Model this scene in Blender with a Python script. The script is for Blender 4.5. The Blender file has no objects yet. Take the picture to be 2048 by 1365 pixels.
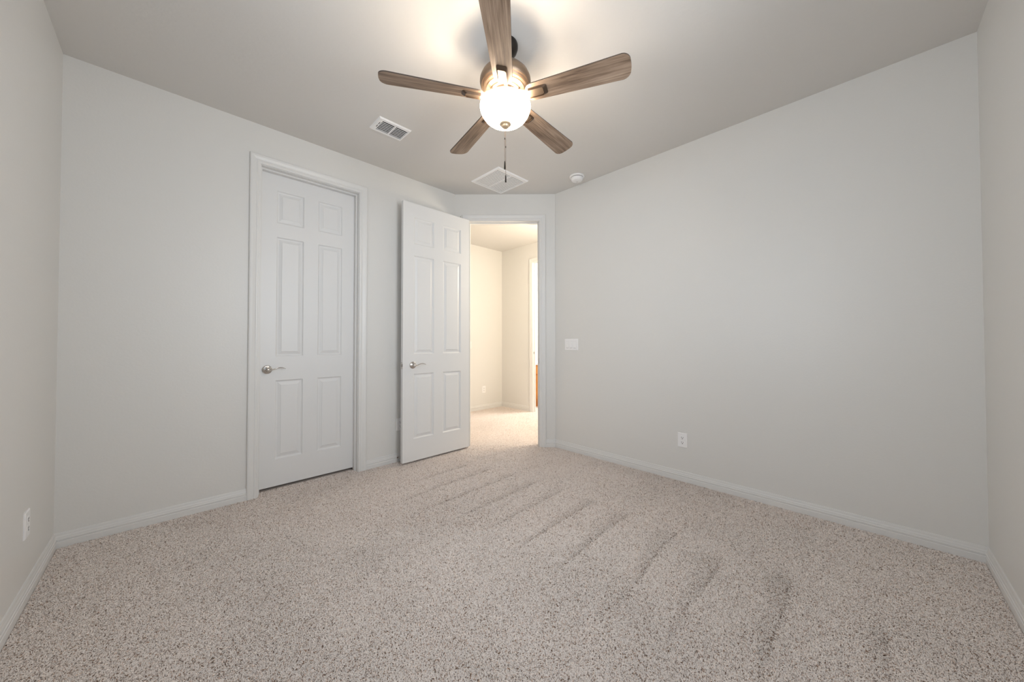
import bpy, bmesh, math
import numpy as np
from mathutils import Vector, Matrix
from math import sin, cos, pi, radians, sqrt

scene = bpy.context.scene
C = scene.collection
PI = math.pi

# ------------------------------------------------------------------ room measures (metres)
H = 2.743                      # ceiling height
U0, U1 = -0.437, 2.980         # left wall, right wall (x)
V0, V1 = -0.422, 3.127         # front wall (behind camera), closet wall (y)
DG = 5.338                     # diagonal wall: x + y = DG
WT = 0.115                     # wall thickness
UC, VC = 4.215, 4.540          # far corner of the hall
S2 = sqrt(2.0)

# ------------------------------------------------------------------ camera
yaw, pitch, roll, camz = 0.7936, 0.01638, -0.00117, 1.128
F = Vector((cos(yaw), sin(yaw), 0)); R = Vector((sin(yaw), -cos(yaw), 0)); Z = Vector((0, 0, 1))
F2 = F * cos(pitch) + Z * sin(pitch); U2 = Z * cos(pitch) - F * sin(pitch)
R3 = R * cos(roll) + U2 * sin(roll); U3 = U2 * cos(roll) - R * sin(roll)
cam_data = bpy.data.cameras.new('camera')
cam_data.sensor_width = 36.0
cam_data.lens = 36.0 * 698.09 / 2048.0
cam_data.shift_y = -(682.5 - 674.04) / 2048.0
cam_data.clip_start = 0.02
cam = bpy.data.objects.new('camera', cam_data)
cam.matrix_world = Matrix(((R3.x, U3.x, -F2.x, 0), (R3.y, U3.y, -F2.y, 0), (R3.z, U3.z, -F2.z, camz), (0, 0, 0, 1)))
C.objects.link(cam)
scene.camera = cam

# ------------------------------------------------------------------ world, daylight, exposure
world = bpy.data.worlds.new('sky'); scene.world = world
world.use_nodes = True
wn = world.node_tree.nodes
bg = wn['Background']; bg.inputs[0].default_value = (0.75, 0.87, 1.0, 1); bg.inputs[1].default_value = 1.0

scene.view_settings.view_transform = 'Standard'
scene.view_settings.look = 'None'
scene.view_settings.gamma = 1.0
scene.view_settings.use_curve_mapping = False
scene.view_settings.exposure = 0.0
scene.cycles.max_bounces = 14
scene.cycles.diffuse_bounces = 10
scene.cycles.sample_clamp_indirect = 8.0

# windows behind the camera: one in the left wall, one added in the front wall for even light
WIN_L = (0.10, 1.70, 0.95, 2.40)     # y0, y1, z0, z1
WIN_F = (0.60, 1.60, 1.00, 2.40)     # x0, x1, z0, z1

def area_light(name, loc, direction, sx, sy, power, color, spread=180):
    d = bpy.data.lights.new(name, 'AREA')
    d.shape = 'RECTANGLE'; d.size = sx; d.size_y = sy
    d.energy = power; d.color = color; d.spread = radians(spread)
    o = bpy.data.objects.new(name, d)
    o.location = loc
    o.rotation_euler = Vector(direction).to_track_quat('-Z', 'Y').to_euler()
    C.objects.link(o)
    return o

area_light('daylight_left_window', (U0 - WT - 0.03, (WIN_L[0] + WIN_L[1]) / 2, (WIN_L[2] + WIN_L[3]) / 2),
           (1, 0, -0.0), WIN_L[1] - WIN_L[0], WIN_L[3] - WIN_L[2], 13.5, (0.90, 0.955, 1.0), 110)
area_light('added_front_light', ((WIN_F[0] + WIN_F[1]) / 2, V0 - WT - 0.03, (WIN_F[2] + WIN_F[3]) / 2),
           (0, 1, -0.0), WIN_F[1] - WIN_F[0], WIN_F[3] - WIN_F[2], 20, (0.90, 0.955, 1.0), 110)  # added unseen source, evens the light from the front wall
hl = bpy.data.lights.new('hall_light', 'POINT'); hl.energy = 54; hl.color = (1.0, 0.865, 0.665); hl.shadow_soft_size = 0.12
hlo = bpy.data.objects.new('hall_light', hl); hlo.location = (3.50, 2.38, 2.05); C.objects.link(hlo)
area_light('bathroom_light', (4.75, 3.45, 2.45), (0.3, 0.5, -0.8), 0.5, 0.3, 60, (1.0, 0.97, 0.92))
BOWL_EMISSION = 11.0
BULB_POWER = 4.5

# ------------------------------------------------------------------ materials
def new_mat(name, base, rough=0.6, metallic=0.0, spec=0.5):
    m = bpy.data.materials.new(name); m.use_nodes = True
    b = m.node_tree.nodes['Principled BSDF']
    b.inputs['Base Color'].default_value = (*base, 1)
    b.inputs['Roughness'].default_value = rough
    b.inputs['Metallic'].default_value = metallic
    b.inputs['Specular IOR Level'].default_value = spec
    return m

def bump(m, scale, strength, dist=0.002, detail=3.0, rough=0.5, ramp=None):
    nt = m.node_tree; n = nt.nodes; l = nt.links
    tc = n.new('ShaderNodeTexCoord'); no = n.new('ShaderNodeTexNoise')
    no.inputs['Scale'].default_value = scale; no.inputs['Detail'].default_value = detail
    no.inputs['Roughness'].default_value = rough
    bp = n.new('ShaderNodeBump'); bp.inputs['Strength'].default_value = strength
    bp.inputs['Distance'].default_value = dist
    l.new(tc.outputs['Object'], no.inputs['Vector'])
    src = no.outputs['Fac']
    if ramp:
        cr = n.new('ShaderNodeValToRGB')
        cr.color_ramp.elements[0].position, cr.color_ramp.elements[1].position = ramp
        l.new(src, cr.inputs[0]); src = cr.outputs[0]
    l.new(src, bp.inputs['Height'])
    l.new(bp.outputs[0], n['Principled BSDF'].inputs['Normal'])
    return m

M = {}
M['wall'] = bump(new_mat('wall_paint', (0.715, 0.707, 0.688), 0.42, spec=0.5), 90, 0.25, 0.0015)
M['ceiling'] = bump(new_mat('ceiling_paint', (0.69, 0.675, 0.655), 0.8, spec=0.2), 30, 0.12, 0.002, ramp=(0.42, 0.62))
M['trim'] = new_mat('trim_paint', (0.72, 0.715, 0.705), 0.38, spec=0.5)
M['door'] = bump(new_mat('door_paint', (0.735, 0.735, 0.735), 0.40, spec=0.5), 220, 0.06, 0.0006)
M['plastic'] = new_mat('white_plastic', (0.86, 0.855, 0.86), 0.35)
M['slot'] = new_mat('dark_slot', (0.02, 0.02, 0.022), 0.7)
M['grille'] = new_mat('white_enamel', (0.88, 0.88, 0.88), 0.4)
M['chrome'] = new_mat('satin_chrome', (0.62, 0.59, 0.56), 0.14, metallic=1.0)
M['nickel'] = new_mat('aged_nickel', (0.24, 0.175, 0.125), 0.42, metallic=0.8)
M['holder'] = new_mat('shaded_nickel', (0.10, 0.066, 0.045), 0.4, metallic=0.7)  # nickel darkened: shade on the rim put into the colour
M['finial'] = new_mat('glow_lit_nickel', (0.56, 0.43, 0.29), 0.4, metallic=0.6)  # nickel lightened: bowl glow painted into the colour
M['bronze'] = new_mat('dark_bronze', (0.018, 0.013, 0.010), 0.45, metallic=0.5)
M['backing'] = new_mat('duct_shadow', (0.05, 0.05, 0.055), 0.8)
M['duct'] = new_mat('dark_duct', (0.012, 0.012, 0.014), 0.8)
M['carpet_base'] = new_mat('carpet_backing', (0.70, 0.61, 0.555), 0.95, spec=0.1)
M['counter'] = new_mat('white_counter', (0.9, 0.9, 0.9), 0.3)
M['screw'] = new_mat('painted_screw', (0.70, 0.69, 0.68), 0.4)

def oak(name, c1, c2):
    m = new_mat(name, c1, 0.45)
    nt = m.node_tree; n = nt.nodes; l = nt.links
    tc = n.new('ShaderNodeTexCoord'); mp = n.new('ShaderNodeMapping')
    mp.inputs['Scale'].default_value = (9, 9, 1.2)
    no = n.new('ShaderNodeTexNoise'); no.inputs['Scale'].default_value = 5; no.inputs['Detail'].default_value = 5
    cr = n.new('ShaderNodeValToRGB')
    cr.color_ramp.elements[0].color = (*c1, 1); cr.color_ramp.elements[1].color = (*c2, 1)
    l.new(tc.outputs['Object'], mp.inputs[0]); l.new(mp.outputs[0], no.inputs['Vector'])
    l.new(no.outputs['Fac'], cr.inputs[0]); l.new(cr.outputs[0], n['Principled BSDF'].inputs['Base Color'])
    return m
M['oak'] = oak('golden_oak', (0.50, 0.20, 0.04), (0.72, 0.34, 0.09))

def blade_wood():
    m = new_mat('weathered_oak', (0.25, 0.2, 0.16), 0.5, spec=0.3)
    nt = m.node_tree; n = nt.nodes; l = nt.links
    tc = n.new('ShaderNodeTexCoord'); oi = n.new('ShaderNodeObjectInfo')
    add = n.new('ShaderNodeVectorMath'); add.operation = 'ADD'
    mul = n.new('ShaderNodeVectorMath'); mul.operation = 'SCALE'
    l.new(oi.outputs['Random'], mul.inputs['Scale']); mul.inputs[0].default_value = (3.1, 1.7, 0)
    l.new(tc.outputs['Object'], add.inputs[0]); l.new(mul.outputs[0], add.inputs[1])
    mp = n.new('ShaderNodeMapping'); mp.inputs['Scale'].default_value = (3.6, 120, 120)
    l.new(add.outputs[0], mp.inputs[0])
    n1 = n.new('ShaderNodeTexNoise'); n1.inputs['Scale'].default_value = 1.0
    n1.inputs['Detail'].default_value = 6; n1.inputs['Roughness'].default_value = 0.65; n1.inputs['Distortion'].default_value = 0.6
    l.new(mp.outputs[0], n1.inputs['Vector'])
    mp2 = n.new('ShaderNodeMapping'); mp2.inputs['Scale'].default_value = (4.5, 34, 34)
    l.new(add.outputs[0], mp2.inputs[0])
    n2 = n.new('ShaderNodeTexNoise'); n2.inputs['Scale'].default_value = 1.0; n2.inputs['Detail'].default_value = 3
    l.new(mp2.outputs[0], n2.inputs['Vector'])
    mx = n.new('ShaderNodeMath'); mx.operation = 'MULTIPLY_ADD'; mx.inputs[1].default_value = 0.55
    sc = n.new('ShaderNodeMath'); sc.operation = 'MULTIPLY'; sc.inputs[1].default_value = 0.45
    l.new(n2.outputs['Fac'], sc.inputs[0]); l.new(n1.outputs['Fac'], mx.inputs[0]); l.new(sc.outputs[0], mx.inputs[2])
    cr = n.new('ShaderNodeValToRGB'); e = cr.color_ramp.elements
    e[0].position = 0.34; e[0].color = (0.10, 0.064, 0.043, 1)
    e[1].position = 0.66; e[1].color = (0.39, 0.29, 0.215, 1)
    k = e.new(0.47); k.color = (0.22, 0.152, 0.107, 1)
    l.new(mx.outputs[0], cr.inputs[0]); l.new(cr.outputs[0], n['Principled BSDF'].inputs['Base Color'])
    return m
M['blade'] = blade_wood()
M['blade_edge'] = new_mat('blade_edge_band', (0.06, 0.042, 0.032), 0.5)

def glow():
    m = bpy.data.materials.new('lit_opal_glass'); m.use_nodes = True
    b = m.node_tree.nodes['Principled BSDF']
    b.inputs['Base Color'].default_value = (0.9, 0.88, 0.84, 1)
    b.inputs['Roughness'].default_value = 0.2
    b.inputs['Emission Color'].default_value = (1.0, 0.85, 0.66, 1)
    b.inputs['Emission Strength'].default_value = BOWL_EMISSION
    return m
M['glow'] = glow()

def pile_mat():
    m = new_mat('carpet_yarn', (0.5, 0.42, 0.36), 0.9, spec=0.1)
    nt = m.node_tree; n = nt.nodes; l = nt.links
    a = n.new('ShaderNodeAttribute'); a.attribute_name = 'yarn'
    l.new(a.outputs['Color'], n['Principled BSDF'].inputs['Base Color'])
    return m
M['pile'] = pile_mat()

# ------------------------------------------------------------------ helpers
def link(name, me, mats, parent=None, loc=(0, 0, 0), rot=(0, 0, 0), smooth=None):
    if not isinstance(mats, (list, tuple)): mats = [mats]
    for k in mats: me.materials.append(M[k])
    o = bpy.data.objects.new(name, me); C.objects.link(o)
    o.location = loc; o.rotation_euler = rot
    if parent is not None: o.parent = parent
    if smooth is not None:
        for p in me.polygons: p.use_smooth = True
        try: me.set_sharp_from_angle(angle=radians(smooth))
        except Exception: pass
    return o

def obj(name, bm, mats, parent=None, loc=(0, 0, 0), rot=(0, 0, 0), smooth=None, recalc=True):
    if recalc: bmesh.ops.recalc_face_normals(bm, faces=bm.faces)
    me = bpy.data.meshes.new(name); bm.to_mesh(me); bm.free()
    return link(name, me, mats, parent, loc, rot, smooth)

def thing(name, label, cat, loc=(0, 0, 0), rot=(0, 0, 0), group=None):
    o = bpy.data.objects.new(name, None); C.objects.link(o)
    o.empty_display_size = 0.05
    o.location = loc; o.rotation_euler = rot
    o['label'] = label; o['category'] = cat
    if group: o['group'] = group
    return o

def struct(o):
    o['kind'] = 'structure'
    return o

def box(bm, x0, x1, y0, y1, z0, z1, mi=0, mat=None):
    vs = [bm.verts.new((x, y, z)) for z in (z0, z1) for y in (y0, y1) for x in (x0, x1)]
    if mat is not None:
        for v in vs: v.co = mat @ v.co
    fs = [(0, 2, 3, 1), (4, 5, 7, 6), (0, 1, 5, 4), (2, 6, 7, 3), (0, 4, 6, 2), (1, 3, 7, 5)]
    out = []
    for f in fs:
        fc = bm.faces.new([vs[i] for i in f]); fc.material_index = mi; out.append(fc)
    return vs, out

def rbox(x0, x1, y0, y1, z0, z1, r=0.002, seg=2):
    bm = bmesh.new(); box(bm, x0, x1, y0, y1, z0, z1)
    bmesh.ops.bevel(bm, geom=list(bm.edges), offset=r, segments=seg, affect='EDGES', profile=0.6)
    return bm

def lathe(bm, prof, n=48, mat=None, mi=0):
    rings = []
    for r, z in prof:
        if r < 1e-6: rings.append([bm.verts.new((0, 0, z))])
        else: rings.append([bm.verts.new((r * cos(2 * PI * i / n), r * sin(2 * PI * i / n), z)) for i in range(n)])
    if mat is not None:
        for rg in rings:
            for v in rg: v.co = mat @ v.co
    for a, b in zip(rings, rings[1:]):
        if len(a) == 1 and len(b) == 1: continue
        for i in range(n):
            j = (i + 1) % n
            if len(a) == 1: f = bm.faces.new((a[0], b[i], b[j]))
            elif len(b) == 1: f = bm.faces.new((a[i], b[0], a[j]))
            else: f = bm.faces.new((a[i], b[i], b[j], a[j]))
            f.material_index = mi
    return rings

def tube(bm, pts, radii, n=12, flat=None, cap=True):
    """tube along pts; flat=(ax, factor) squashes the section along that world axis"""
    rings = []
    P = [Vector(p) for p in pts]
    up = Vector((0.13, 0.21, 1)).normalized()
    for i, p in enumerate(P):
        t = (P[min(i + 1, len(P) - 1)] - P[max(i - 1, 0)]).normalized()
        a = t.cross(up)
        if a.length < 1e-3: a = t.cross(Vector((1, 0, 0)))
        a.normalize(); b = t.cross(a).normalized()
        r = radii[i] if hasattr(radii, '__len__') else radii
        ra, rb = r if hasattr(r, '__len__') else (r, r)
        rings.append([bm.verts.new(p + a * (ra * cos(2 * PI * k / n)) + b * (rb * sin(2 * PI * k / n))) for k in range(n)])
    for A, B in zip(rings, rings[1:]):
        for k in range(n):
            j = (k + 1) % n
            bm.faces.new((A[k], A[j], B[j], B[k]))
    if cap:
        bm.faces.new(rings[0]); bm.faces.new(list(reversed(rings[-1])))

def prism(bm, outline, z0, z1, mat=None, side_mi=0, face_mi=0):
    lo = [bm.verts.new((x, y, z0)) for x, y in outline]; hi = [bm.verts.new((x, y, z1)) for x, y in outline]
    if mat is not None:
        for v in lo + hi: v.co = mat @ v.co
    f = bm.faces.new(lo); f.material_index = face_mi
    f = bm.faces.new(hi); f.material_index = face_mi
    n = len(outline)
    for i in range(n):
        j = (i + 1) % n
        f = bm.faces.new((lo[i], lo[j], hi[j], hi[i])); f.material_index = side_mi

def round_rect(x0, x1, y0, y1, r, seg=6):
    out = []
    for cx, cy, a0 in ((x1 - r, y1 - r, 0), (x0 + r, y1 - r, 90), (x0 + r, y0 + r, 180), (x1 - r, y0 + r, 270)):
        for k in range(seg + 1):
            a = radians(a0 + 90 * k / seg)
            out.append((cx + r * cos(a), cy + r * sin(a)))
    return out

def frame_mat(origin, xdir, ydir, zdir):
    x, y, z = Vector(xdir), Vector(ydir), Vector(zdir)
    return Matrix(((x.x, y.x, z.x, origin[0]), (x.y, y.y, z.y, origin[1]), (x.z, y.z, z.z, origin[2]), (0, 0, 0, 1)))

# wall frames: local x along the wall, y up, z out of the wall into the room
FR_BACK = frame_mat((0, V1, 0), (1, 0, 0), (0, 0, 1), (0, -1, 0))
FR_DIAG = frame_mat((DG / 2, DG / 2, 0), (1 / S2, -1 / S2, 0), (0, 0, 1), (-1 / S2, -1 / S2, 0))
FR_RIGHT = frame_mat((U1, 0, 0), (0, -1, 0), (0, 0, 1), (-1, 0, 0))
FR_LEFT = frame_mat((U0, 0, 0), (0, 1, 0), (0, 0, 1), (1, 0, 0))
FR_FRONT = frame_mat((0, V0, 0), (-1, 0, 0), (0, 0, 1), (0, 1, 0))
FR_HALLB = frame_mat((0, VC, 0), (1, 0, 0), (0, 0, 1), (0, -1, 0))
FR_HALLR = frame_mat((UC, 0, 0), (0, -1, 0), (0, 0, 1), (-1, 0, 0))

# ------------------------------------------------------------------ shell
OPEN_CL = (0.478, 1.184, 2.446)          # closet opening along x
OPEN_DG = (-0.500, 0.262, 2.446)         # doorway along the diagonal wall (t)
OPEN_BT = (-3.797, -3.035, 2.428)        # bathroom doorway in hall frame (x = -y)

bm = bmesh.new(); box(bm, -0.7, 5.6, -0.7, 5.0, -0.10, 0.0)
struct(obj('floor', bm, 'carpet_base'))
bm = bmesh.new(); box(bm, -0.7, 5.6, -0.7, 5.0, H, H + 0.1)
struct(obj('ceiling', bm, 'ceiling'))

def wall_with_opening(name, fr, x0, x1, op=None, sill=0.0, t=WT):
    bm = bmesh.new()
    if op is None: box(bm, x0, x1, 0, H, -t, 0, mat=fr)
    else:
        a, b, top = op
        box(bm, x0, a, 0, H, -t, 0, mat=fr)
        box(bm, b, x1, 0, H, -t, 0, mat=fr)
        box(bm, a, b, top, H, -t, 0, mat=fr)
        if sill > 0: box(bm, a, b, 0, sill, -t, 0, mat=fr)
    return struct(obj(name, bm, 'wall'))

J = 0.018     # jamb board thickness
def grow(op): return (op[0] - J, op[1] + J, op[2] + J)
tL = -0.651; tR = 0.439
# the walls meet at their room-side corner lines; the diagonal wall is cut to wedge ends by overlap-free trimming
def prism_wall(name, pts, op=None, fr=None):
    pass

wall_with_opening('wall_back', FR_BACK, U0 - WT, DG - V1, grow(OPEN_CL))
wall_with_opening('wall_diagonal', FR_DIAG, tL, tR, grow(OPEN_DG))
wall_with_opening('wall_right', FR_RIGHT, -(DG - U1), -(V0 - WT))
wall_with_opening('wall_left', FR_LEFT, V0 - WT, V1, (WIN_L[0], WIN_L[1], WIN_L[3]), WIN_L[2])
wall_with_opening('wall_front', FR_FRONT, -U1, -U0, (-WIN_F[1], -WIN_F[0], WIN_F[3]), WIN_F[2])
# corner fillers (solid wedges where the angled wall meets its neighbours)
def wedge(name, pts):
    bm = bmesh.new(); prism(bm, pts, 0, H); return struct(obj(name, bm, 'wall'))
q = WT / S2
cx, cy = DG - V1, V1
wedge('wall_back_corner', [(cx, cy), (cx + q, cy + q), (cx, cy + WT)])
cx, cy = U1, DG - U1
wedge('wall_right_corner', [(cx, cy), (cx + WT, cy), (cx + q, cy + q)])

# hall and bathroom beyond the doorway
wall_with_opening('wall_hall_back', FR_HALLB, 2.05, UC)
TB = 0.055
wall_with_opening('wall_hall_right', FR_HALLR, -(VC + WT), -1.9, grow(OPEN_BT), t=TB)
bm = bmesh.new(); box(bm, 2.05, 2.05 + WT, V1 + WT, VC, 0, H); struct(obj('wall_hall_left', bm, 'wall'))
bm = bmesh.new(); box(bm, U1 + WT, UC, 1.9 - WT, 1.9, 0, H); struct(obj('wall_hall_front', bm, 'wall'))
bm = bmesh.new()
box(bm, UC + TB, 5.5, VC, VC + WT, 0, H); box(bm, 5.5, 5.5 + WT, 2.3, VC + WT, 0, H); box(bm, UC + TB, 5.5, 2.3, 2.3 + WT, 0, H)
struct(obj('wall_bathroom', bm, 'wall'))
bm = bmesh.new()
box(bm, 0.1, 1.9, 3.90, 3.90 + WT, 0, H); box(bm, 0.1 - WT, 0.1, V1 + WT, 3.90 + WT, 0, H); box(bm, 1.9, 1.9 + WT, V1 + WT, 3.90 + WT, 0, H)
struct(obj('wall_closet', bm, 'wall'))

# windows (behind the camera, outside the frame; the front one added for its light)
def window(name, fr, x0, x1, z0, z1):
    bm = bmesh.new(); f = 0.05
    for a, b, c, d in ((x0, x0 + f, z0, z1), (x1 - f, x1, z0, z1), (x0 + f, x1 - f, z0, z0 + f), (x0 + f, x1 - f, z1 - f, z1)):
        box(bm, a, b, c, d, -0.10, -0.05, mat=fr)
    xm = (x0 + x1) / 2
    box(bm, xm - 0.02, xm + 0.02, z0 + f, z1 - f, -0.095, -0.055, mat=fr)
    return struct(obj(name, bm, 'trim'))
window('window_1', FR_LEFT, WIN_L[0], WIN_L[1], WIN_L[2], WIN_L[3])
window('added_window', FR_FRONT, -WIN_F[1], -WIN_F[0], WIN_F[2], WIN_F[3])

# ------------------------------------------------------------------ trim: baseboards, casings, jambs
BASE_PROF = [(0.0, 0.0), (0.013, 0.0), (0.013, 0.036), (0.0105, 0.0385), (0.0105, 0.043), (0.0125, 0.0455),
             (0.0125, 0.052), (0.0095, 0.055), (0.009, 0.062), (0.0065, 0.070), (0.006, 0.077), (0.0045, 0.083), (0.0, 0.0845)]
def baseboard(name, fr, x0, x1, m0=0.0, m1=0.0):
    """run along wall-frame x from x0 to x1; m = miter (x shift per metre of depth, + shortens)"""
    bm = bmesh.new()
    A = [bm.verts.new(fr @ Vector((x0 + m0 * d, z, d))) for d, z in BASE_PROF]
    B = [bm.verts.new(fr @ Vector((x1 - m1 * d, z, d))) for d, z in BASE_PROF]
    n = len(A)
    for i in range(n):
        j = (i + 1) % n
        bm.faces.new((A[i], A[j], B[j], B[i]))
    bm.faces.new(A); bm.faces.new(B)
    return struct(obj(name, bm, 'trim'))
T22 = math.tan(radians(22.5))
CW = 0.067
baseboard('baseboard_left', FR_LEFT, V0, V1, 1, 1)
baseboard('baseboard_back', FR_BACK, U0, OPEN_CL[0] - 0.004 - CW, 1, 0)
baseboard('baseboard_back', FR_BACK, OPEN_CL[1] + 0.004 + CW, DG - V1, 0, T22)
baseboard('baseboard_diagonal', FR_DIAG, tL, OPEN_DG[0] - 0.004 - CW, T22, 0)
baseboard('baseboard_diagonal', FR_DIAG, OPEN_DG[1] + 0.004 + CW, tR, 0, T22)
baseboard('baseboard_right', FR_RIGHT, -(DG - U1), -V0, T22, 1)
baseboard('baseboard_front', FR_FRONT, -U1, -U0, 1, 1)
baseboard('baseboard_hall', FR_HALLB, 2.165, UC, 0, 1)
baseboard('baseboard_hall', FR_HALLR, -VC, OPEN_BT[0] - 0.004 - CW, 1, 0)

CAS_PROF = [(0.0, 0.0), (0.0, 0.009), (0.003, 0.011), (0.014, 0.012), (0.017, 0.0145), (0.024, 0.0145), (0.027, 0.013),
            (0.034, 0.0145), (0.046, 0.0175), (0.056, 0.0185), (0.063, 0.0175), (CW, 0.014), (CW, 0.0)]
def casing(name, fr, op):
    bm = bmesh.new(); rv = 0.004
    a, b, top = op[0] - rv, op[1] + rv, op[2] + rv
    def ring(fn): return [bm.verts.new(fr @ Vector(fn(w, d))) for w, d in CAS_PROF]
    rings = [ring(lambda w, d: (a - w, 0.0, d)), ring(lambda w, d: (a - w, top + w, d)),
             ring(lambda w, d: (b + w, top + w, d)), ring(lambda w, d: (b + w, 0.0, d))]
    n = len(CAS_PROF)
    for A, B in zip(rings, rings[1:]):
        for i in range(n):
            j = (i + 1) % n
            bm.faces.new((A[i], A[j], B[j], B[i]))
    bm.faces.new(rings[0]); bm.faces.new(rings[-1])
    return struct(obj(name, bm, 'trim'))

def jamb(name, fr, op, stop=(0.052, 0.078), t=WT):
    bm = bmesh.new(); a, b, top = op
    box(bm, a - J, a, 0, top + J, -t, 0, mat=fr); box(bm, b, b + J, 0, top + J, -t, 0, mat=fr)
    box(bm, a, b, top, top + J, -t, 0, mat=fr)
    s = 0.011; d0, d1 = -stop[1], -stop[0]
    box(bm, a, a + s, 0, top - s, d0, d1, mat=fr); box(bm, b - s, b, 0, top - s, d0, d1, mat=fr)
    box(bm, a, b, top - s, top, d0, d1, mat=fr)
    return struct(obj(name, bm, 'trim'))

casing('trim_1', FR_BACK, OPEN_CL)
jamb('trim_2', FR_BACK, OPEN_CL, (0.040, 0.077))
casing('trim_3', FR_DIAG, OPEN_DG)
jd = jamb('trim_4', FR_DIAG, OPEN_DG, (0.040, 0.075))
casing('trim_5', FR_HALLR, OPEN_BT)
jb = jamb('trim_6', FR_HALLR, OPEN_BT, (0.030, 0.050), t=TB)

# strike plates set into the jambs
bm = bmesh.new(); box(bm, OPEN_DG[1] - 0.0015, OPEN_DG[1] + 0.001, 0.90, 0.96, -0.036, -0.004, mat=FR_DIAG)
o = obj('strike_plate', bm, 'chrome', jd); o['label'] = 'dull metal strike plate in the right jamb'
bm = bmesh.new(); box(bm, OPEN_BT[0] - 0.001, OPEN_BT[0] + 0.0015, 0.94, 0.975, -0.028, -0.010, mat=FR_HALLR)
o = obj('strike_plate', bm, 'chrome', jb); o['label'] = 'dark metal strike plate in the jamb'

# ------------------------------------------------------------------ six-panel doors
def door_mesh(w, h, th):
    """local: x 0..w across, z 0..h up, front face y = 0 (facing -y), back face y = th"""
    bm = bmesh.new()
    c = w / 2; gi = 0.053; go = w / 2 - 0.110
    xs = [0, c - go, c - gi, c + gi, c + go, w]
    zs = [0, 0.205, 0.812, 0.998, 1.926, 2.036, 2.288, h]
    cells = {(1, 1), (3, 1), (1, 3), (3, 3), (1, 5), (3, 5)}
    for y, sgn in ((0.0, 1), (th, -1)):
        V = {}
        for i, x in enumerate(xs):
            for k, z in enumerate(zs): V[i, k] = bm.verts.new((x, y, z))
        for i in range(len(xs) - 1):
            for k in range(len(zs) - 1):
                loop = [V[i, k], V[i + 1, k], V[i + 1, k + 1], V[i, k + 1]]
                if (i, k) in cells:
                    x0, x1, z0, z1 = xs[i], xs[i + 1], zs[k], zs[k + 1]
                    prev = loop
                    for ins, dep in ((0.003, 0.004), (0.008, 0.0085), (0.013, 0.0095), (0.016, 0.0095), (0.036, 0.0035), (0.038, 0.0015)):
                        cur = [bm.verts.new(p) for p in ((x0 + ins, y + sgn * dep, z0 + ins), (x1 - ins, y + sgn * dep, z0 + ins),
                                                        (x1 - ins, y + sgn * dep, z1 - ins), (x0 + ins, y + sgn * dep, z1 - ins))]
                        for q in range(4):
                            r = (q + 1) % 4
                            bm.faces.new((prev[q], prev[r], cur[r], cur[q]))
                        prev = cur
                    bm.faces.new(prev)
                else:
                    bm.faces.new(loop)
        if y == 0.0: V0_ = V
        else:
            nx, nz = len(xs) - 1, len(zs) - 1
            for i in range(nx):
                bm.faces.new((V0_[i, 0], V0_[i + 1, 0], V[i + 1, 0], V[i, 0]))
                bm.faces.new((V0_[i, nz], V0_[i + 1, nz], V[i + 1, nz], V[i, nz]))
            for k in range(nz):
                bm.faces.new((V0_[0, k], V0_[0, k + 1], V[0, k + 1], V[0, k]))
                bm.faces.new((V0_[nx, k], V0_[nx, k + 1], V[nx, k + 1], V[nx, k]))
    return bm

def lever(parent, loc, rotz, sgn=1):
    """chrome lever set; local -y points out of the door face, lever runs along +x*sgn"""
    out = frame_mat((0, 0, 0), (1, 0, 0), (0, 0, 1), (0, -1, 0))
    bm = bmesh.new()
    lathe(bm, [(0.0, 0.0), (0.033, 0.0), (0.033, 0.004), (0.031, 0.008), (0.026, 0.0105), (0.0245, 0.0105), (0.0235, 0.013), (0.017, 0.016),
               (0.0125, 0.017), (0.0115, 0.020), (0.0115, 0.044), (0.0105, 0.050), (0.006, 0.053), (0, 0.0535)], 40, out)
    h = obj('door_handle', bm, 'chrome', parent, loc, (0, 0, rotz), smooth=40)
    h['label'] = 'chrome lever handle on a round rose'
    bm = bmesh.new(); pts = []; rad = []
    for i in range(25):
        t = i / 24.0
        x = -0.006 + 0.118 * t
        z = -0.004 + 0.016 * sin(PI * (t * 1.35 - 0.42)) * (0.35 + 0.65 * t) + 0.004
        y = -0.046 + 0.010 * sin(PI * t) - 0.012 * t * t + 0.010 * t
        pts.append((sgn * x, y, z)); w = 0.0085 * (1 - t) + 0.0050 * t
        rad.append((w * 1.15, w * 0.62) if t > 0.1 else (w, w))
    rad[-1] = (0.002, 0.002)
    tube(bm, pts, rad, 14)
    obj('lever', bm, 'chrome', h, smooth=50)
    return h

# closet door, shut at the back of its frame
SD = 0.035
w1 = OPEN_CL[1] - OPEN_CL[0] - 0.005
d1 = struct(obj('door_1', door_mesh(w1, 2.418, SD), 'door', loc=(OPEN_CL[0] + 0.0025, V1 + 0.0785, 0.025)))
d1['label'] = 'closed white six-panel closet door recessed in its frame'
lever(d1, (0.056, 0, 0.898), 0)

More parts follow.
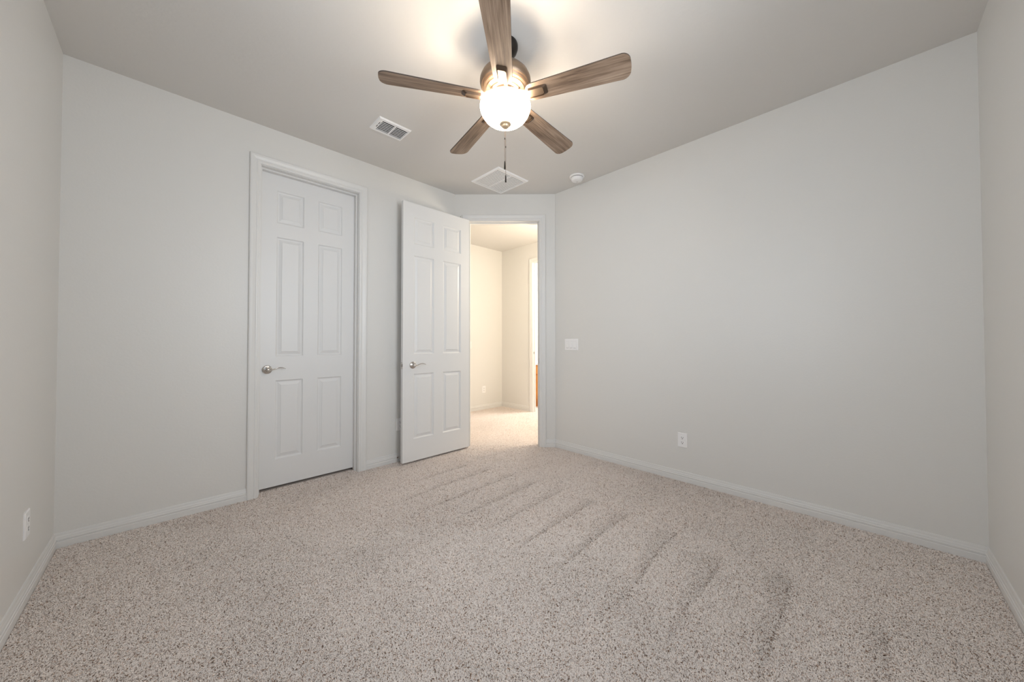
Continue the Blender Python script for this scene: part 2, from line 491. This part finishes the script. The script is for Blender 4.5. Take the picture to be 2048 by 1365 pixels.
# room door, swung open in front of the closet wall
DX, DY, DW = 1.529, 2.980, 0.760
d2 = struct(obj('door_2', door_mesh(DW, 2.420, SD), 'door', loc=(DX, DY, 0.023)))
d2['label'] = 'open white six-panel room door swung back toward the closet wall'
lever(d2, (0.100, 0, 0.894), 0)
lever(d2, (0.100, SD, 0.894), PI, -1)
bm = bmesh.new(); box(bm, -0.0012, 0.002, 0.005, 0.030, 0.866, 0.924); box(bm, -0.010, -0.001, 0.010, 0.024, 0.884, 0.906)
o = obj('latch_plate', bm, 'chrome', d2); o['label'] = 'metal latch plate on the door edge'
for z in (0.20, 0.90, 1.55, 2.22):
    bm = bmesh.new()
    tube(bm, [(DW + 0.008, SD + 0.004, z - 0.045), (DW + 0.008, SD + 0.004, z + 0.045)], 0.006, 12)
    box(bm, DW - 0.0005, DW + 0.0015, 0.006, SD, z - 0.043, z + 0.043)
    obj('hinge', bm, 'chrome', d2)
bm = bmesh.new(); tube(bm, [(0.660, 0.02, 2.418), (0.660, 0.02, 2.444)], 0.0016, 8)
o = obj('pin', bm, 'bronze', d2); o['label'] = 'small dark pin on top of the door'

# ------------------------------------------------------------------ ceiling fan
FX, FY = 1.284, 1.3545
BZ = 2.4445 - H       # blade plane, relative to ceiling
fan = thing('ceiling_fan', 'five-blade ceiling fan with grey-brown wood blades and a lit glass bowl', 'ceiling fan', (FX, FY, H))
bm = bmesh.new()
lathe(bm, [(0, 0.0), (0.066, 0.0), (0.068, -0.006), (0.068, -0.022), (0.062, -0.040), (0.048, -0.055), (0.030, -0.064), (0.018, -0.067), (0, -0.067)])
obj('canopy', bm, 'bronze', fan, smooth=35)
bm = bmesh.new(); lathe(bm, [(0, -0.060), (0.013, -0.060), (0.013, -0.128), (0, -0.128)], 24)
obj('downrod', bm, 'bronze', fan, smooth=35)
def zz(z): return z - H
bm = bmesh.new()
lathe(bm, [(0, zz(2.622)), (0.028, zz(2.622)), (0.032, zz(2.616)), (0.082, zz(2.608)), (0.110, zz(2.588)), (0.127, zz(2.569)), (0.136, zz(2.549)), (0.1375, zz(2.534)),
           (0.1335, zz(2.518)), (0.129, zz(2.512)), (0.1265, zz(2.516)), (0.1245, zz(2.510)), (0.120, zz(2.503)), (0.1175, zz(2.507)), (0.1155, zz(2.501)), (0.107, zz(2.495)),
           (0.1045, zz(2.499)), (0.1025, zz(2.492)), (0.084, zz(2.486)), (0.081, zz(2.490)), (0.078, zz(2.482)), (0.066, zz(2.479)), (0.064, zz(2.486)), (0.0, zz(2.486))], 72)
obj('motor_housing', bm, 'nickel', fan, smooth=28)
bm = bmesh.new()
lathe(bm, [(0, zz(2.487)), (0.060, zz(2.487)), (0.060, zz(2.452)), (0.056, zz(2.446)), (0.052, zz(2.436)), (0.030, zz(2.432)), (0.009, zz(2.428)), (0.006, zz(2.420)), (0.006, zz(2.318)), (0, zz(2.318))], 48)
obj('light_fitter', bm, 'nickel', fan, smooth=30)
bm = bmesh.new()
prof = [(0.0, zz(2.3085)), (0.028, zz(2.3095)), (0.052, zz(2.3125)), (0.076, zz(2.319)), (0.096, zz(2.329)), (0.113, zz(2.344)), (0.126, zz(2.363)), (0.134, zz(2.383)),
        (0.137, zz(2.400)), (0.1355, zz(2.410)), (0.132, zz(2.4155)), (0.128, zz(2.417))]
inner = [(r - 0.004 if r > 0.01 else 0.0, z + 0.004) for r, z in reversed(prof[:-1])]
lathe(bm, prof + inner, 72)
sh = obj('lamp_shade', bm, 'glow', fan, smooth=40); sh['label'] = 'frosted white glass bowl, lit'
bm = bmesh.new()
lathe(bm, [(0, zz(2.313)), (0.029, zz(2.310)), (0.0305, zz(2.306)), (0.027, zz(2.302)), (0.021, zz(2.299)), (0.019, zz(2.293)), (0.014, zz(2.288)), (0.006, zz(2.285)), (0, zz(2.284))], 36)
obj('finial', bm, 'finial', fan, smooth=35)

for ka in (-165.0, -75.0, 75.0):
    a = radians(ka); bx, by = 0.082 * cos(a), 0.082 * sin(a)
    bm = bmesh.new(); tube(bm, [(0.040 * cos(a), 0.040 * sin(a), zz(2.437)), (0.056 * cos(a), 0.056 * sin(a), zz(2.426))], 0.010, 14)
    obj('bulb_socket', bm, 'nickel', fan)
    ld = bpy.data.lights.new('bulb', 'POINT'); ld.energy = BULB_POWER; ld.color = (1.0, 0.86, 0.68); ld.shadow_soft_size = 0.022
    lo = bpy.data.objects.new('bulb', ld); C.objects.link(lo); lo.parent = fan; lo.location = (bx, by, zz(2.405))

def blade_outline():
    pts = []
    x0, x1 = 0.118, 0.652
    def hw(x): return 0.049 + (0.0655 - 0.049) * (x - x0) / (x1 - x0)
    r0, r1 = 0.040, 0.040
    # tip (rounded corners with a slightly bowed end), then root
    for k in range(9):
        a = radians(-90 + 90 * k / 8)
        pts.append((x1 - 0.008 - r1 + r1 * cos(a), -hw(x1) + r1 + r1 * sin(a)))
    for k in range(1, 6):
        t = k / 6; y = (-hw(x1) + r1) * (1 - t) + (hw(x1) - r1) * t
        pts.append((x1 - 0.008 + 0.002 * (1 - (2 * t - 1) ** 2), y))
    for k in range(9):
        a = radians(0 + 90 * k / 8)
        pts.append((x1 - 0.008 - r1 + r1 * cos(a), hw(x1) - r1 + r1 * sin(a)))
    for k in range(9):
        a = radians(90 + 90 * k / 8)
        pts.append((x0 + r0 + r0 * cos(a), hw(x0) - r0 + r0 * sin(a)))
    for k in range(9):
        a = radians(180 + 90 * k / 8)
        pts.append((x0 + r0 + r0 * cos(a), -hw(x0) + r0 + r0 * sin(a)))
    return pts
PITCH = Matrix.Rotation(radians(-13.0), 4, 'X')
bm = bmesh.new(); prism(bm, blade_outline(), -0.003, 0.003, PITCH, side_mi=1)
bmesh.ops.recalc_face_normals(bm, faces=bm.faces)
blade_me = bpy.data.meshes.new('blade'); bm.to_mesh(blade_me); bm.free()
blade_me.materials.append(M['blade']); blade_me.materials.append(M['blade_edge'])

# blade iron: neck from the motor, forked to a rounded holder under the blade
bm = bmesh.new()
n_ = 10
neck = [(0.058, 0.0, 0.030), (0.085, 0.0, 0.028), (0.105, 0.0, 0.018), (0.122, 0.0, 0.002), (0.140, 0.0, -0.0075), (0.170, 0.0, -0.0085)]
for (xa, _, za), (xb, _, zb) in zip(neck, neck[1:]):
    ha = 0.010 + 0.16 * max(0, xa - 0.11); hb = 0.010 + 0.16 * max(0, xb - 0.11)
    vs = [bm.verts.new(PITCH @ Vector(p)) for p in ((xa, -ha, za), (xa, ha, za), (xb, hb, zb), (xb, -hb, zb),
                                                   (xa, -ha, za + .005), (xa, ha, za + .005), (xb, hb, zb + .005), (xb, -hb, zb + .005))]
    for f in ((0, 1, 2, 3), (7, 6, 5, 4), (0, 4, 5, 1), (1, 5, 6, 2), (2, 6, 7, 3), (3, 7, 4, 0)): bm.faces.new([vs[i] for i in f])
prism(bm, round_rect(0.136, 0.214, -0.0215, 0.0215, 0.012), -0.0095, -0.0035, PITCH)
bmesh.ops.recalc_face_normals(bm, faces=bm.faces)
iron_me = bpy.data.meshes.new('blade_arm'); bm.to_mesh(iron_me); bm.free(); iron_me.materials.append(M['nickel'])
# raised band, painted dark as in shade, around the end of the holder
bm = bmesh.new()
def u_band(w, x_in, x_out, t):
    o_ = [(x_in, -w), (x_out - 0.012, -w)] + [(x_out - 0.012 + 0.012 * cos(radians(a)), -w + 0.012 + 0.012 * sin(radians(a))) for a in range(-75, 1, 15)]
    o_ += [(x, -y) for x, y in reversed(o_)]
    return o_
outer = u_band(0.0275, 0.136, 0.234, 0)
inn = u_band(0.0235, 0.136, 0.2175, 0)
ob = [bm.verts.new(PITCH @ Vector((x, y, -0.0035))) for x, y in outer]; ib = [bm.verts.new(PITCH @ Vector((x, y, -0.0035))) for x, y in inn]
ot = [bm.verts.new(PITCH @ Vector((x, y, -0.0050))) for x, y in outer]; it_ = [bm.verts.new(PITCH @ Vector((x, y, -0.0150))) for x, y in inn]
for i in range(len(outer) - 1):
    for A, B in ((ob, ot), (ot, it_), (it_, ib), (ib, ob)): bm.faces.new((A[i], A[i + 1], B[i + 1], B[i]))
for i in (0, len(outer) - 1): bm.faces.new((ob[i], ot[i], it_[i], ib[i]))
bmesh.ops.recalc_face_normals(bm, faces=bm.faces)
band_me = bpy.data.meshes.new('holder_rim'); bm.to_mesh(band_me); bm.free(); band_me.materials.append(M['holder'])
for k in range(5):
    a = radians(150.1 - 72 * k)
    b = bpy.data.objects.new('blade', blade_me); C.objects.link(b); b.parent = fan
    b.location = (0, 0, BZ); b.rotation_euler = (0, 0, a)
    i = bpy.data.objects.new('blade_arm', iron_me); C.objects.link(i); i.parent = fan
    i.location = (0, 0, BZ); i.rotation_euler = (0, 0, a)
    r = bpy.data.objects.new('holder_rim', band_me); C.objects.link(r); r.parent = i

def chain(dx, dy, z_top, z_bot, fob, name='pull_chain'):
    bm = bmesh.new(); prof = []
    n = int((z_top - z_bot) / 0.0045)
    for i in range(n):
        z = z_top - i * 0.0045
        prof += [(0.0006, zz(z)), (0.0014, zz(z - 0.0022))]
    prof = [(0, zz(z_top))] + prof + [(0, zz(z_bot))]
    lathe(bm, prof, 6)
    c = obj(name, bm, 'nickel', fan, (dx, dy, 0), smooth=60)
    bm = bmesh.new()
    lathe(bm, [(0, zz(z_bot + 0.004)), (0.0022, zz(z_bot + 0.002)), (0.0032, zz(z_bot - 0.008)), (0.0042, zz(z_bot - 0.028)), (0.0044, zz(z_bot - fob)), (0, zz(z_bot - fob))], 14)
    obj('fob', bm, 'bronze', c, smooth=40)
    bm = bmesh.new(); zc = (z_top + z_bot) / 2 + 0.03
    lathe(bm, [(0, zz(zc)), (0.0024, zz(zc - 0.001)), (0.0024, zz(zc - 0.009)), (0, zz(zc - 0.010))], 10)
    obj('connector', bm, 'bronze', c)
    return c
chain(-0.0055, -0.001, 2.300, 2.102, 0.042)
chain(-0.001, -0.0035, 2.287, 2.026, 0.036)

# ------------------------------------------------------------------ ceiling register and return grille
def plate_frame(bm, x0, x1, y0, y1, ix0, ix1, iy0, iy1, z0, z1, edge=0.006):
    """rectangular frame hanging under the ceiling with a bevelled outer rim (z0 = ceiling, z1 = face)"""
    O0 = [(x0, y0, z0), (x1, y0, z0), (x1, y1, z0), (x0, y1, z0)]
    O1 = [(x0 + edge, y0 + edge, z1), (x1 - edge, y0 + edge, z1), (x1 - edge, y1 - edge, z1), (x0 + edge, y1 - edge, z1)]
    I1 = [(ix0, iy0, z1), (ix1, iy0, z1), (ix1, iy1, z1), (ix0, iy1, z1)]
    I0 = [(ix0, iy0, z0), (ix1, iy0, z0), (ix1, iy1, z0), (ix0, iy1, z0)]
    L = [[bm.verts.new(p) for p in q] for q in (O0, O1, I1, I0)]
    for A, B in zip(L, L[1:]):
        for i in range(4):
            j = (i + 1) % 4; bm.faces.new((A[i], A[j], B[j], B[i]))

rx, ry = 1.180, 2.503
reg = thing('ceiling_vent', 'small white supply vent with two columns of dark slots, nearer the closet wall', 'vent', (rx, ry, H))
bm = bmesh.new(); ix0, ix1, iy0, iy1 = -0.090, 0.106, -0.064, 0.068
plate_frame(bm, -0.126, 0.124, -0.093, 0.091, ix0, ix1, iy0, iy1, 0.0, -0.010, 0.007)
box(bm, 0.003, 0.013, iy0, iy1, -0.010, -0.004)
obj('frame', bm, 'grille', reg)
bm = bmesh.new(); box(bm, ix0, ix1, iy0, iy1, -0.0015, -0.0005)
obj('backing', bm, 'duct', reg)
for k in range(6):
    y = iy0 + (iy1 - iy0) * (k + 1) / 7.0
    bm = bmesh.new()
    for xa, xb in ((ix0, 0.003), (0.013, ix1)):
        box(bm, xa, xb, -0.0032, 0.0032, -0.0012, 0.0012)
    o = obj('slat', bm, 'grille', reg, (0, y, -0.0078), (radians(14), 0, 0))
bm = bmesh.new(); box(bm, -0.1015, -0.0975, -0.040, 0.030, -0.0106, -0.0095)
obj('damper_slot', bm, 'duct', reg)
bm = bmesh.new(); box(bm, -0.102, -0.097, -0.010, -0.004, -0.016, -0.0095)
obj('damper_lever', bm, 'grille', reg)

gx, gy = 2.342, 2.553
ret = thing('ceiling_vent', 'large square white return air grille with fine slats near the doorway', 'vent', (gx, gy, H))
bm = bmesh.new(); jx0, jx1, jy0, jy1 = -0.180, 0.182, -0.172, 0.168
plate_frame(bm, -0.203, 0.203, -0.205, 0.203, jx0, jx1, jy0, jy1, 0.0, -0.011, 0.008)
box(bm, -0.0055, 0.0055, jy0, jy1, -0.011, -0.003)
obj('frame', bm, 'grille', ret)
bm = bmesh.new(); box(bm, jx0, jx1, jy0, jy1, -0.0012, -0.0004)
obj('backing', bm, 'backing', ret)
NS = 17
for k in range(NS):
    y = jy0 + (jy1 - jy0) * (k + 0.5) / NS
    bm = bmesh.new()
    for xa, xb in ((jx0, -0.0055), (0.0055, jx1)):
        box(bm, xa, xb, -0.0048, 0.0048, -0.0007, 0.0007)
    obj('slat', bm, 'grille', ret, (0, y, -0.0068), (radians(-24), 0, 0))

# ------------------------------------------------------------------ smoke alarm
sm = thing('smoke_detector', 'round white smoke alarm on the ceiling beside the right wall', 'smoke alarm', (2.813, 1.957, H))
bm = bmesh.new(); lathe(bm, [(0, 0), (0.071, 0), (0.0715, -0.004), (0.070, -0.011), (0.064, -0.013), (0, -0.013)], 56); obj('base', bm, 'plastic', sm, smooth=35)
bm = bmesh.new(); lathe(bm, [(0, -0.012), (0.055, -0.0125), (0.055, -0.016), (0.0575, -0.017), (0.0575, -0.027), (0.055, -0.037), (0.047, -0.045), (0.036, -0.048), (0, -0.0485)], 56)
obj('cover', bm, 'plastic', sm, smooth=35)
bm = bmesh.new(); lathe(bm, [(0.0552, -0.0125), (0.0566, -0.0130), (0.0566, -0.0166), (0.0552, -0.017)], 56); obj('vent_gap', bm, 'backing', sm, smooth=35)
bm = bmesh.new(); lathe(bm, [(0, -0.048), (0.011, -0.048), (0.0105, -0.050), (0, -0.0505)], 24); obj('test_button', bm, 'screw', sm, (0.012, 0.006, 0), smooth=35)

# ------------------------------------------------------------------ wall plates
def on_wall(fr, x, z): return fr @ Matrix.Translation((x, z, 0))
def plate_thing(name, label, cat, fr, x, z):
    t = thing(name, label, cat)
    t.matrix_world = on_wall(fr, x, z)
    return t
def cover_bm(w, h, holes=()):
    bm = bmesh.new()
    A = [(-w / 2, -h / 2, 0), (w / 2, -h / 2, 0), (w / 2, h / 2, 0), (-w / 2, h / 2, 0)]
    e = 0.004
    B = [(-w / 2, -h / 2, 0.003), (w / 2, -h / 2, 0.003), (w / 2, h / 2, 0.003), (-w / 2, h / 2, 0.003)]
    D = [(-w / 2 + e, -h / 2 + e, 0.0062), (w / 2 - e, -h / 2 + e, 0.0062), (w / 2 - e, h / 2 - e, 0.0062), (-w / 2 + e, h / 2 - e, 0.0062)]
    L = [[bm.verts.new(p) for p in q] for q in (A, B, D)]
    for P_, Q_ in zip(L, L[1:]):
        for i in range(4):
            j = (i + 1) % 4; bm.faces.new((P_[i], P_[j], Q_[j], Q_[i]))
    bm.faces.new(L[2]); bm.faces.new(L[0])
    return bm
def screw(t, x, y):
    bm = bmesh.new(); lathe(bm, [(0, 0.0060), (0.0032, 0.0060), (0.0028, 0.0070), (0, 0.0073)], 14)
    obj('screw', bm, 'screw', t, (x, y, 0), smooth=40)
def outlet(label, fr, x, z):
    t = plate_thing('wall_outlet', label, 'outlet', fr, x, z)
    obj('cover_plate', cover_bm(0.074, 0.117), 'plastic', t)
    for s in (1, -1):
        bm = bmesh.new(); prism(bm, round_rect(-0.0165, 0.0165, -0.0135, 0.0135, 0.0095, 5), 0.0055, 0.0078)
        r = obj('receptacle', bm, 'plastic', t, (0, s * 0.0195, 0))
        bm = bmesh.new()
        box(bm, -0.0078, -0.0050, -0.0005, 0.0085, 0.0076, 0.0083); box(bm, 0.0050, 0.0074, 0.0005, 0.0080, 0.0076, 0.0083)
        prism(bm, [(0.0032 * cos(a * PI / 6), -0.0068 + 0.0034 * sin(a * PI / 6)) for a in range(12)], 0.0076, 0.0083)
        o = obj('slot', bm, 'slot', r); o['label'] = 'dark plug slots'
    screw(t, 0, 0)
    return t
outlet('white duplex outlet low on the large right wall', FR_RIGHT, -1.057, 0.3345)
outlet('white duplex outlet low on the left wall by the room corner', FR_LEFT, 2.588, 0.335)
outlet('white duplex outlet on the closet wall half hidden behind the open door', FR_BACK, 1.581, 0.352)
outlet('small cream-lit duplex outlet low on the hallway wall beyond the doorway', FR_HALLB, 3.797, 0.337)

def switch(label, fr, x, z, gangs):
    t = plate_thing('light_switch', label, 'light switch', fr, x, z)
    w = 0.074 + 0.046 * (gangs - 1)
    obj('cover_plate', cover_bm(w, 0.120), 'plastic', t)
    for g in range(gangs):
        cx_ = (g - (gangs - 1) / 2) * 0.046
        bm = bmesh.new()
        box(bm, -0.0175, 0.0175, -0.0345, 0.0345, 0.0060, 0.0066)
        obj('rocker_gap', bm, 'screw', t, (cx_, 0, 0))
        bm = bmesh.new(); hw_, hh = 0.0165, 0.0330
        lo = [(-hw_, -hh, 0.006), (hw_, -hh, 0.006), (hw_, hh, 0.006), (-hw_, hh, 0.006)]
        up_ = [(-hw_, -hh, 0.0120), (hw_, -hh, 0.0120), (hw_, hh, 0.0072), (-hw_, hh, 0.0072)]
        A = [bm.verts.new(p) for p in lo]; B = [bm.verts.new(p) for p in up_]
        m1 = [bm.verts.new((-hw_, 0.0, 0.0082)), bm.verts.new((hw_, 0.0, 0.0082))]
        bm.faces.new(A); bm.faces.new((B[0], B[1], m1[1], m1[0])); bm.faces.new((m1[0], m1[1], B[2], B[3]))
        bm.faces.new((A[0], A[1], B[1], B[0])); bm.faces.new((A[2], A[3], B[3], B[2]))
        bm.faces.new((A[1], A[2], B[2], m1[1], B[1])); bm.faces.new((A[3], A[0], B[0], m1[0], B[3]))
        rk = obj('rocker', bm, 'plastic', t, (cx_, 0, 0))
        bm = bmesh.new(); box(bm, -0.011, 0.011, -0.0345, -0.0325, 0.0066, 0.0100); obj('shadow_strip', bm, 'slot', rk)  # dark strip stands in for the shadow under the rocker
    return t
switch('white three-gang rocker switch plate on the right wall beside the doorway', FR_RIGHT, -2.150, 1.105, 3)
switch('light switch plate on the hallway wall just past the open door edge', FR_HALLB, 3.490, 1.085, 1)

# ------------------------------------------------------------------ door stop on the baseboard behind the open door
ds = thing('door_stop', 'spring door stop on the baseboard behind the open door', 'door stop', (1.550, V1 - 0.013, 0.045))
bm = bmesh.new(); tube(bm, [(0, 0, 0), (0, -0.006, 0)], 0.007, 18); obj('mount', bm, 'nickel', ds)
bm = bmesh.new()
pts = [(0.0028 * cos(a), -0.006 - 0.068 * a / (2 * PI * 22), 0.0028 * sin(a)) for a in np.linspace(0, 2 * PI * 22, 22 * 12)]
tube(bm, pts, 0.0012, 6); obj('spring', bm, 'chrome', ds, smooth=50)
bm = bmesh.new(); tube(bm, [(0, -0.070, 0), (0, -0.072, 0), (0, -0.090, 0), (0, -0.093, 0)], [0.004, 0.0048, 0.0048, 0.003], 18); obj('rubber_tip', bm, 'plastic', ds, smooth=40)

# ------------------------------------------------------------------ bathroom vanity seen through the far doorway
vu, v0_, v1_ = 4.60, 3.86, VC
van = thing('bathroom_vanity', 'golden oak bathroom vanity with white top, glimpsed through the far hallway doorway', 'vanity', (vu, v0_, 0))
L_ = v1_ - v0_ - 0.004
bm = bmesh.new(); box(bm, 0.0, 0.53, 0, L_, 0.10, 0.735); obj('body', bm, 'oak', van)
bm = bmesh.new(); box(bm, 0.05, 0.53, 0, L_, 0.0, 0.10); o = obj('toe_kick', bm, 'oak', van)
bm = rbox(-0.018, 0.0, 0.03, L_ - 0.03, 0.575, 0.715, 0.004); dr = obj('drawer', bm, 'oak', van)
bm = bmesh.new(); tube(bm, [(-0.018, L_ / 2, 0.645), (-0.04, L_ / 2, 0.645)], [0.006, 0.012], 12); obj('knob', bm, 'chrome', dr)
for ya, yb in ((0.03, L_ / 2 - 0.004), (L_ / 2 + 0.004, L_ - 0.03)):
    bm = rbox(-0.018, 0.0, ya, yb, 0.145, 0.553, 0.004)
    dd = obj('door', bm, 'oak', van)
    bm = rbox(-0.024, -0.017, ya + 0.06, yb - 0.06, 0.205, 0.493, 0.003); obj('panel', bm, 'oak', dd)
bm = rbox(-0.03, 0.53, -0.01, L_, 0.735, 0.775, 0.006); o = obj('countertop', bm, 'counter', van); o['label'] = 'white countertop'

# ------------------------------------------------------------------ carpet pile: twisted yarn ends laid over by the vacuum
rng = np.random.default_rng(7)
def in_floor(x, y):
    room = (x > U0 + 0.016) & (x < U1 - 0.016) & (y > V0 + 0.016) & (y < V1 - 0.016) & (x + y < DG)
    room &= (x + y > 0.95)
    t = (x - y) / S2
    door = (x + y >= DG) & (x + y < DG + 0.24) & (t > OPEN_DG[0] + 0.012) & (t < OPEN_DG[1] - 0.012)
    hall = (x + y >= DG + 0.17) & (x < UC - 0.016) & (y < VC - 0.016) & (y > 2.5) & (x > 2.25)
    hall &= ~((y < V1 + WT + 0.005) & (x < DG - V1)) & ~((x < U1 + WT + 0.005) & (y < DG - U1))
    hall |= (x >= UC - 0.016) & (x < 4.58) & (y > 3.05) & (y < 3.784)
    hall |= (x >= UC + WT) & (x < 4.58) & (y >= 3.784) & (y < VC - 0.02)
    clos = (x > OPEN_CL[0] + 0.014) & (x < OPEN_CL[1] - 0.014) & (y >= V1 - 0.016) & (y < V1 + 0.077)
    return room | door | hall | clos
DENS = 115000
nraw = int(DENS * 5.1 * 5.1)
px = rng.uniform(U0, U0 + 5.1, nraw); py = rng.uniform(V0, V0 + 5.1, nraw)
k = in_floor(px, py) & (rng.random(nraw) < np.where(px + py < 3.0, 1.0, 0.62)); px, py = px[k], py[k]
N = len(px)

def smooth_noise(x, y, s, seed):
    r = np.random.default_rng(seed); g = r.random((64, 64))
    fx, fy = (x + 3) / s, (y + 3) / s
    ix, iy = np.floor(fx).astype(int), np.floor(fy).astype(int)
    tx, ty = fx - ix, fy - iy; tx = tx * tx * (3 - 2 * tx); ty = ty * ty * (3 - 2 * ty)
    a = g[ix % 64, iy % 64]; b = g[(ix + 1) % 64, iy % 64]; c = g[ix % 64, (iy + 1) % 64]; d = g[(ix + 1) % 64, (iy + 1) % 64]
    return (a * (1 - tx) + b * tx) * (1 - ty) + (c * (1 - tx) + d * tx) * ty

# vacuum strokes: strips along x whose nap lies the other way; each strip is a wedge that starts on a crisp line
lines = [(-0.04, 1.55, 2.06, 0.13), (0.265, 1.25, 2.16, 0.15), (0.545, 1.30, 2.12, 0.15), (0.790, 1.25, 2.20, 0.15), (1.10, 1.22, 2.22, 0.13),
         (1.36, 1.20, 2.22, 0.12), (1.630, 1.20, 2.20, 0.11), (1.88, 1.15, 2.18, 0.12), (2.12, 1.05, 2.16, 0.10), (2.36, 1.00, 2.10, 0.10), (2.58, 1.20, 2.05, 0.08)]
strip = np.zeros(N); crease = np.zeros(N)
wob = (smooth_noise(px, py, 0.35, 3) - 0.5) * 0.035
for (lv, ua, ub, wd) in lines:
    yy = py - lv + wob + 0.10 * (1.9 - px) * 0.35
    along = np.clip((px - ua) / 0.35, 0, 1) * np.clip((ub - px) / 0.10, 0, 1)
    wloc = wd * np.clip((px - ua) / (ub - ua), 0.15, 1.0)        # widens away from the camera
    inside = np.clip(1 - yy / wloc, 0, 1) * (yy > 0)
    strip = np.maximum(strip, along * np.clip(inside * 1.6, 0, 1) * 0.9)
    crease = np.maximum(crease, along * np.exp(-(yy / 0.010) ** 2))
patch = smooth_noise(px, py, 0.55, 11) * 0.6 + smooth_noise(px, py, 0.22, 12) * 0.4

ang = rng.uniform(0, 2 * PI, N)
lean_dir = np.where(strip > 0.4, PI, 0.25)
bias = np.clip(0.30 + 0.28 * strip, 0, 1)
dx = np.cos(ang) + bias * np.cos(lean_dir) * 0.9; dy = np.sin(ang) + bias * np.sin(lean_dir) * 0.9
ln = np.hypot(dx, dy) + 1e-6; dx /= ln; dy /= ln
Ls = rng.uniform(0.005, 0.0115, N)              # lay length
hh = rng.uniform(0.0045, 0.0075, N) - 0.002 * crease - 0.0008 * strip
hh = np.where(px + py > DG + 0.1, hh * 0.65, hh)  # hall pile lowered to soften its shadows
wd = rng.uniform(0.0009, 0.0016, N)
sx, sy = -dy, dx
curl = rng.uniform(-0.5, 0.5, N)
tw = rng.uniform(-0.8, 0.8, N)
rows = []
for t, rise, out, wf in ((0.0, 0.25, 0.0, 1.0), (0.55, 1.0, 0.42, 1.1), (1.0, 0.78, 1.0, 0.55)):
    cxp = px + dx * Ls * out + sx * Ls * curl * out * out
    cyp = py + dy * Ls * out + sy * Ls * curl * out * out
    czp = hh * rise
    w = wd * wf
    th = tw * t
    ax, ay, az = sx * np.cos(th) * w, sy * np.cos(th) * w, np.sin(th) * w
    for s in (1, -1):
        x_ = cxp + s * ax; y_ = cyp + s * ay; z_ = np.maximum(czp + s * az, 0.0)
        rows.append(np.stack([x_, y_, z_], 1))
V = np.stack(rows, 1)                            # N, 6, 3   order: +, -
# keep ends inside the skirting
room_m = (px + py < DG) & (py < V1 - 0.02)
V[room_m, :, 0] = np.clip(V[room_m, :, 0], U0 + 0.014, U1 - 0.014)
V[room_m, :, 1] = np.clip(V[room_m, :, 1], V0 + 0.014, V1 - 0.014)
faces = [(0, 1, 3, 2), (2, 3, 5, 4)]
faces = np.array(faces)
# yarn colours: beige ply with tan and dark brown flecks
mix = rng.random(N)
c_light = np.array([0.94, 0.875, 0.83]); c_mid = np.array([0.86, 0.785, 0.74]); c_brown = np.array([0.21, 0.135, 0.092])
tt = rng.random((N, 1))
col = c_light * tt + c_mid * (1 - tt)
fleck = mix < np.where(px + py > DG + 0.1, 0.2, 1.0) * (0.045 + 0.02 * strip + 0.14 * crease + 0.03 * np.clip(patch - 0.55, 0, 1) * 2)  # fewer hall flecks imitate its glare; extra stroke flecks imitate nap shade
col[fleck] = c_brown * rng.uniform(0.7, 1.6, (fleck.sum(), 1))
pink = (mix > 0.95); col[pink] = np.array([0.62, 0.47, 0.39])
col *= (1 - 0.07 * strip - 0.06 * crease - 0.08 * np.clip(patch - 0.5, 0, 1) * 2)[:, None]  # strokes and creases: nap shade painted into the yarn colour

def build_pile(sel, label):
    n = int(sel.sum())
    me = bpy.data.meshes.new('carpet_pile')
    me.vertices.add(n * 6); me.vertices.foreach_set('co', V[sel].reshape(-1).astype(np.float32))
    loops = (faces[None, :, :] + (np.arange(n) * 6)[:, None, None]).reshape(-1)
    me.loops.add(len(loops)); me.loops.foreach_set('vertex_index', loops.astype(np.int32))
    nf = n * len(faces)
    me.polygons.add(nf); me.polygons.foreach_set('loop_start', (np.arange(nf) * 4).astype(np.int32))
    me.polygons.foreach_set('use_smooth', np.ones(nf, bool))
    me.update(calc_edges=True)
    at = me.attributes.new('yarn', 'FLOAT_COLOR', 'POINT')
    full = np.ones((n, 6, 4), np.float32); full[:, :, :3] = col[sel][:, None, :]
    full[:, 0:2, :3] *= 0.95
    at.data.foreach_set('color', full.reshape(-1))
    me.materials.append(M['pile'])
    o = bpy.data.objects.new('carpet_pile', me); C.objects.link(o)
    o['label'] = label; o['category'] = 'carpet'; o['kind'] = 'stuff'
    return o
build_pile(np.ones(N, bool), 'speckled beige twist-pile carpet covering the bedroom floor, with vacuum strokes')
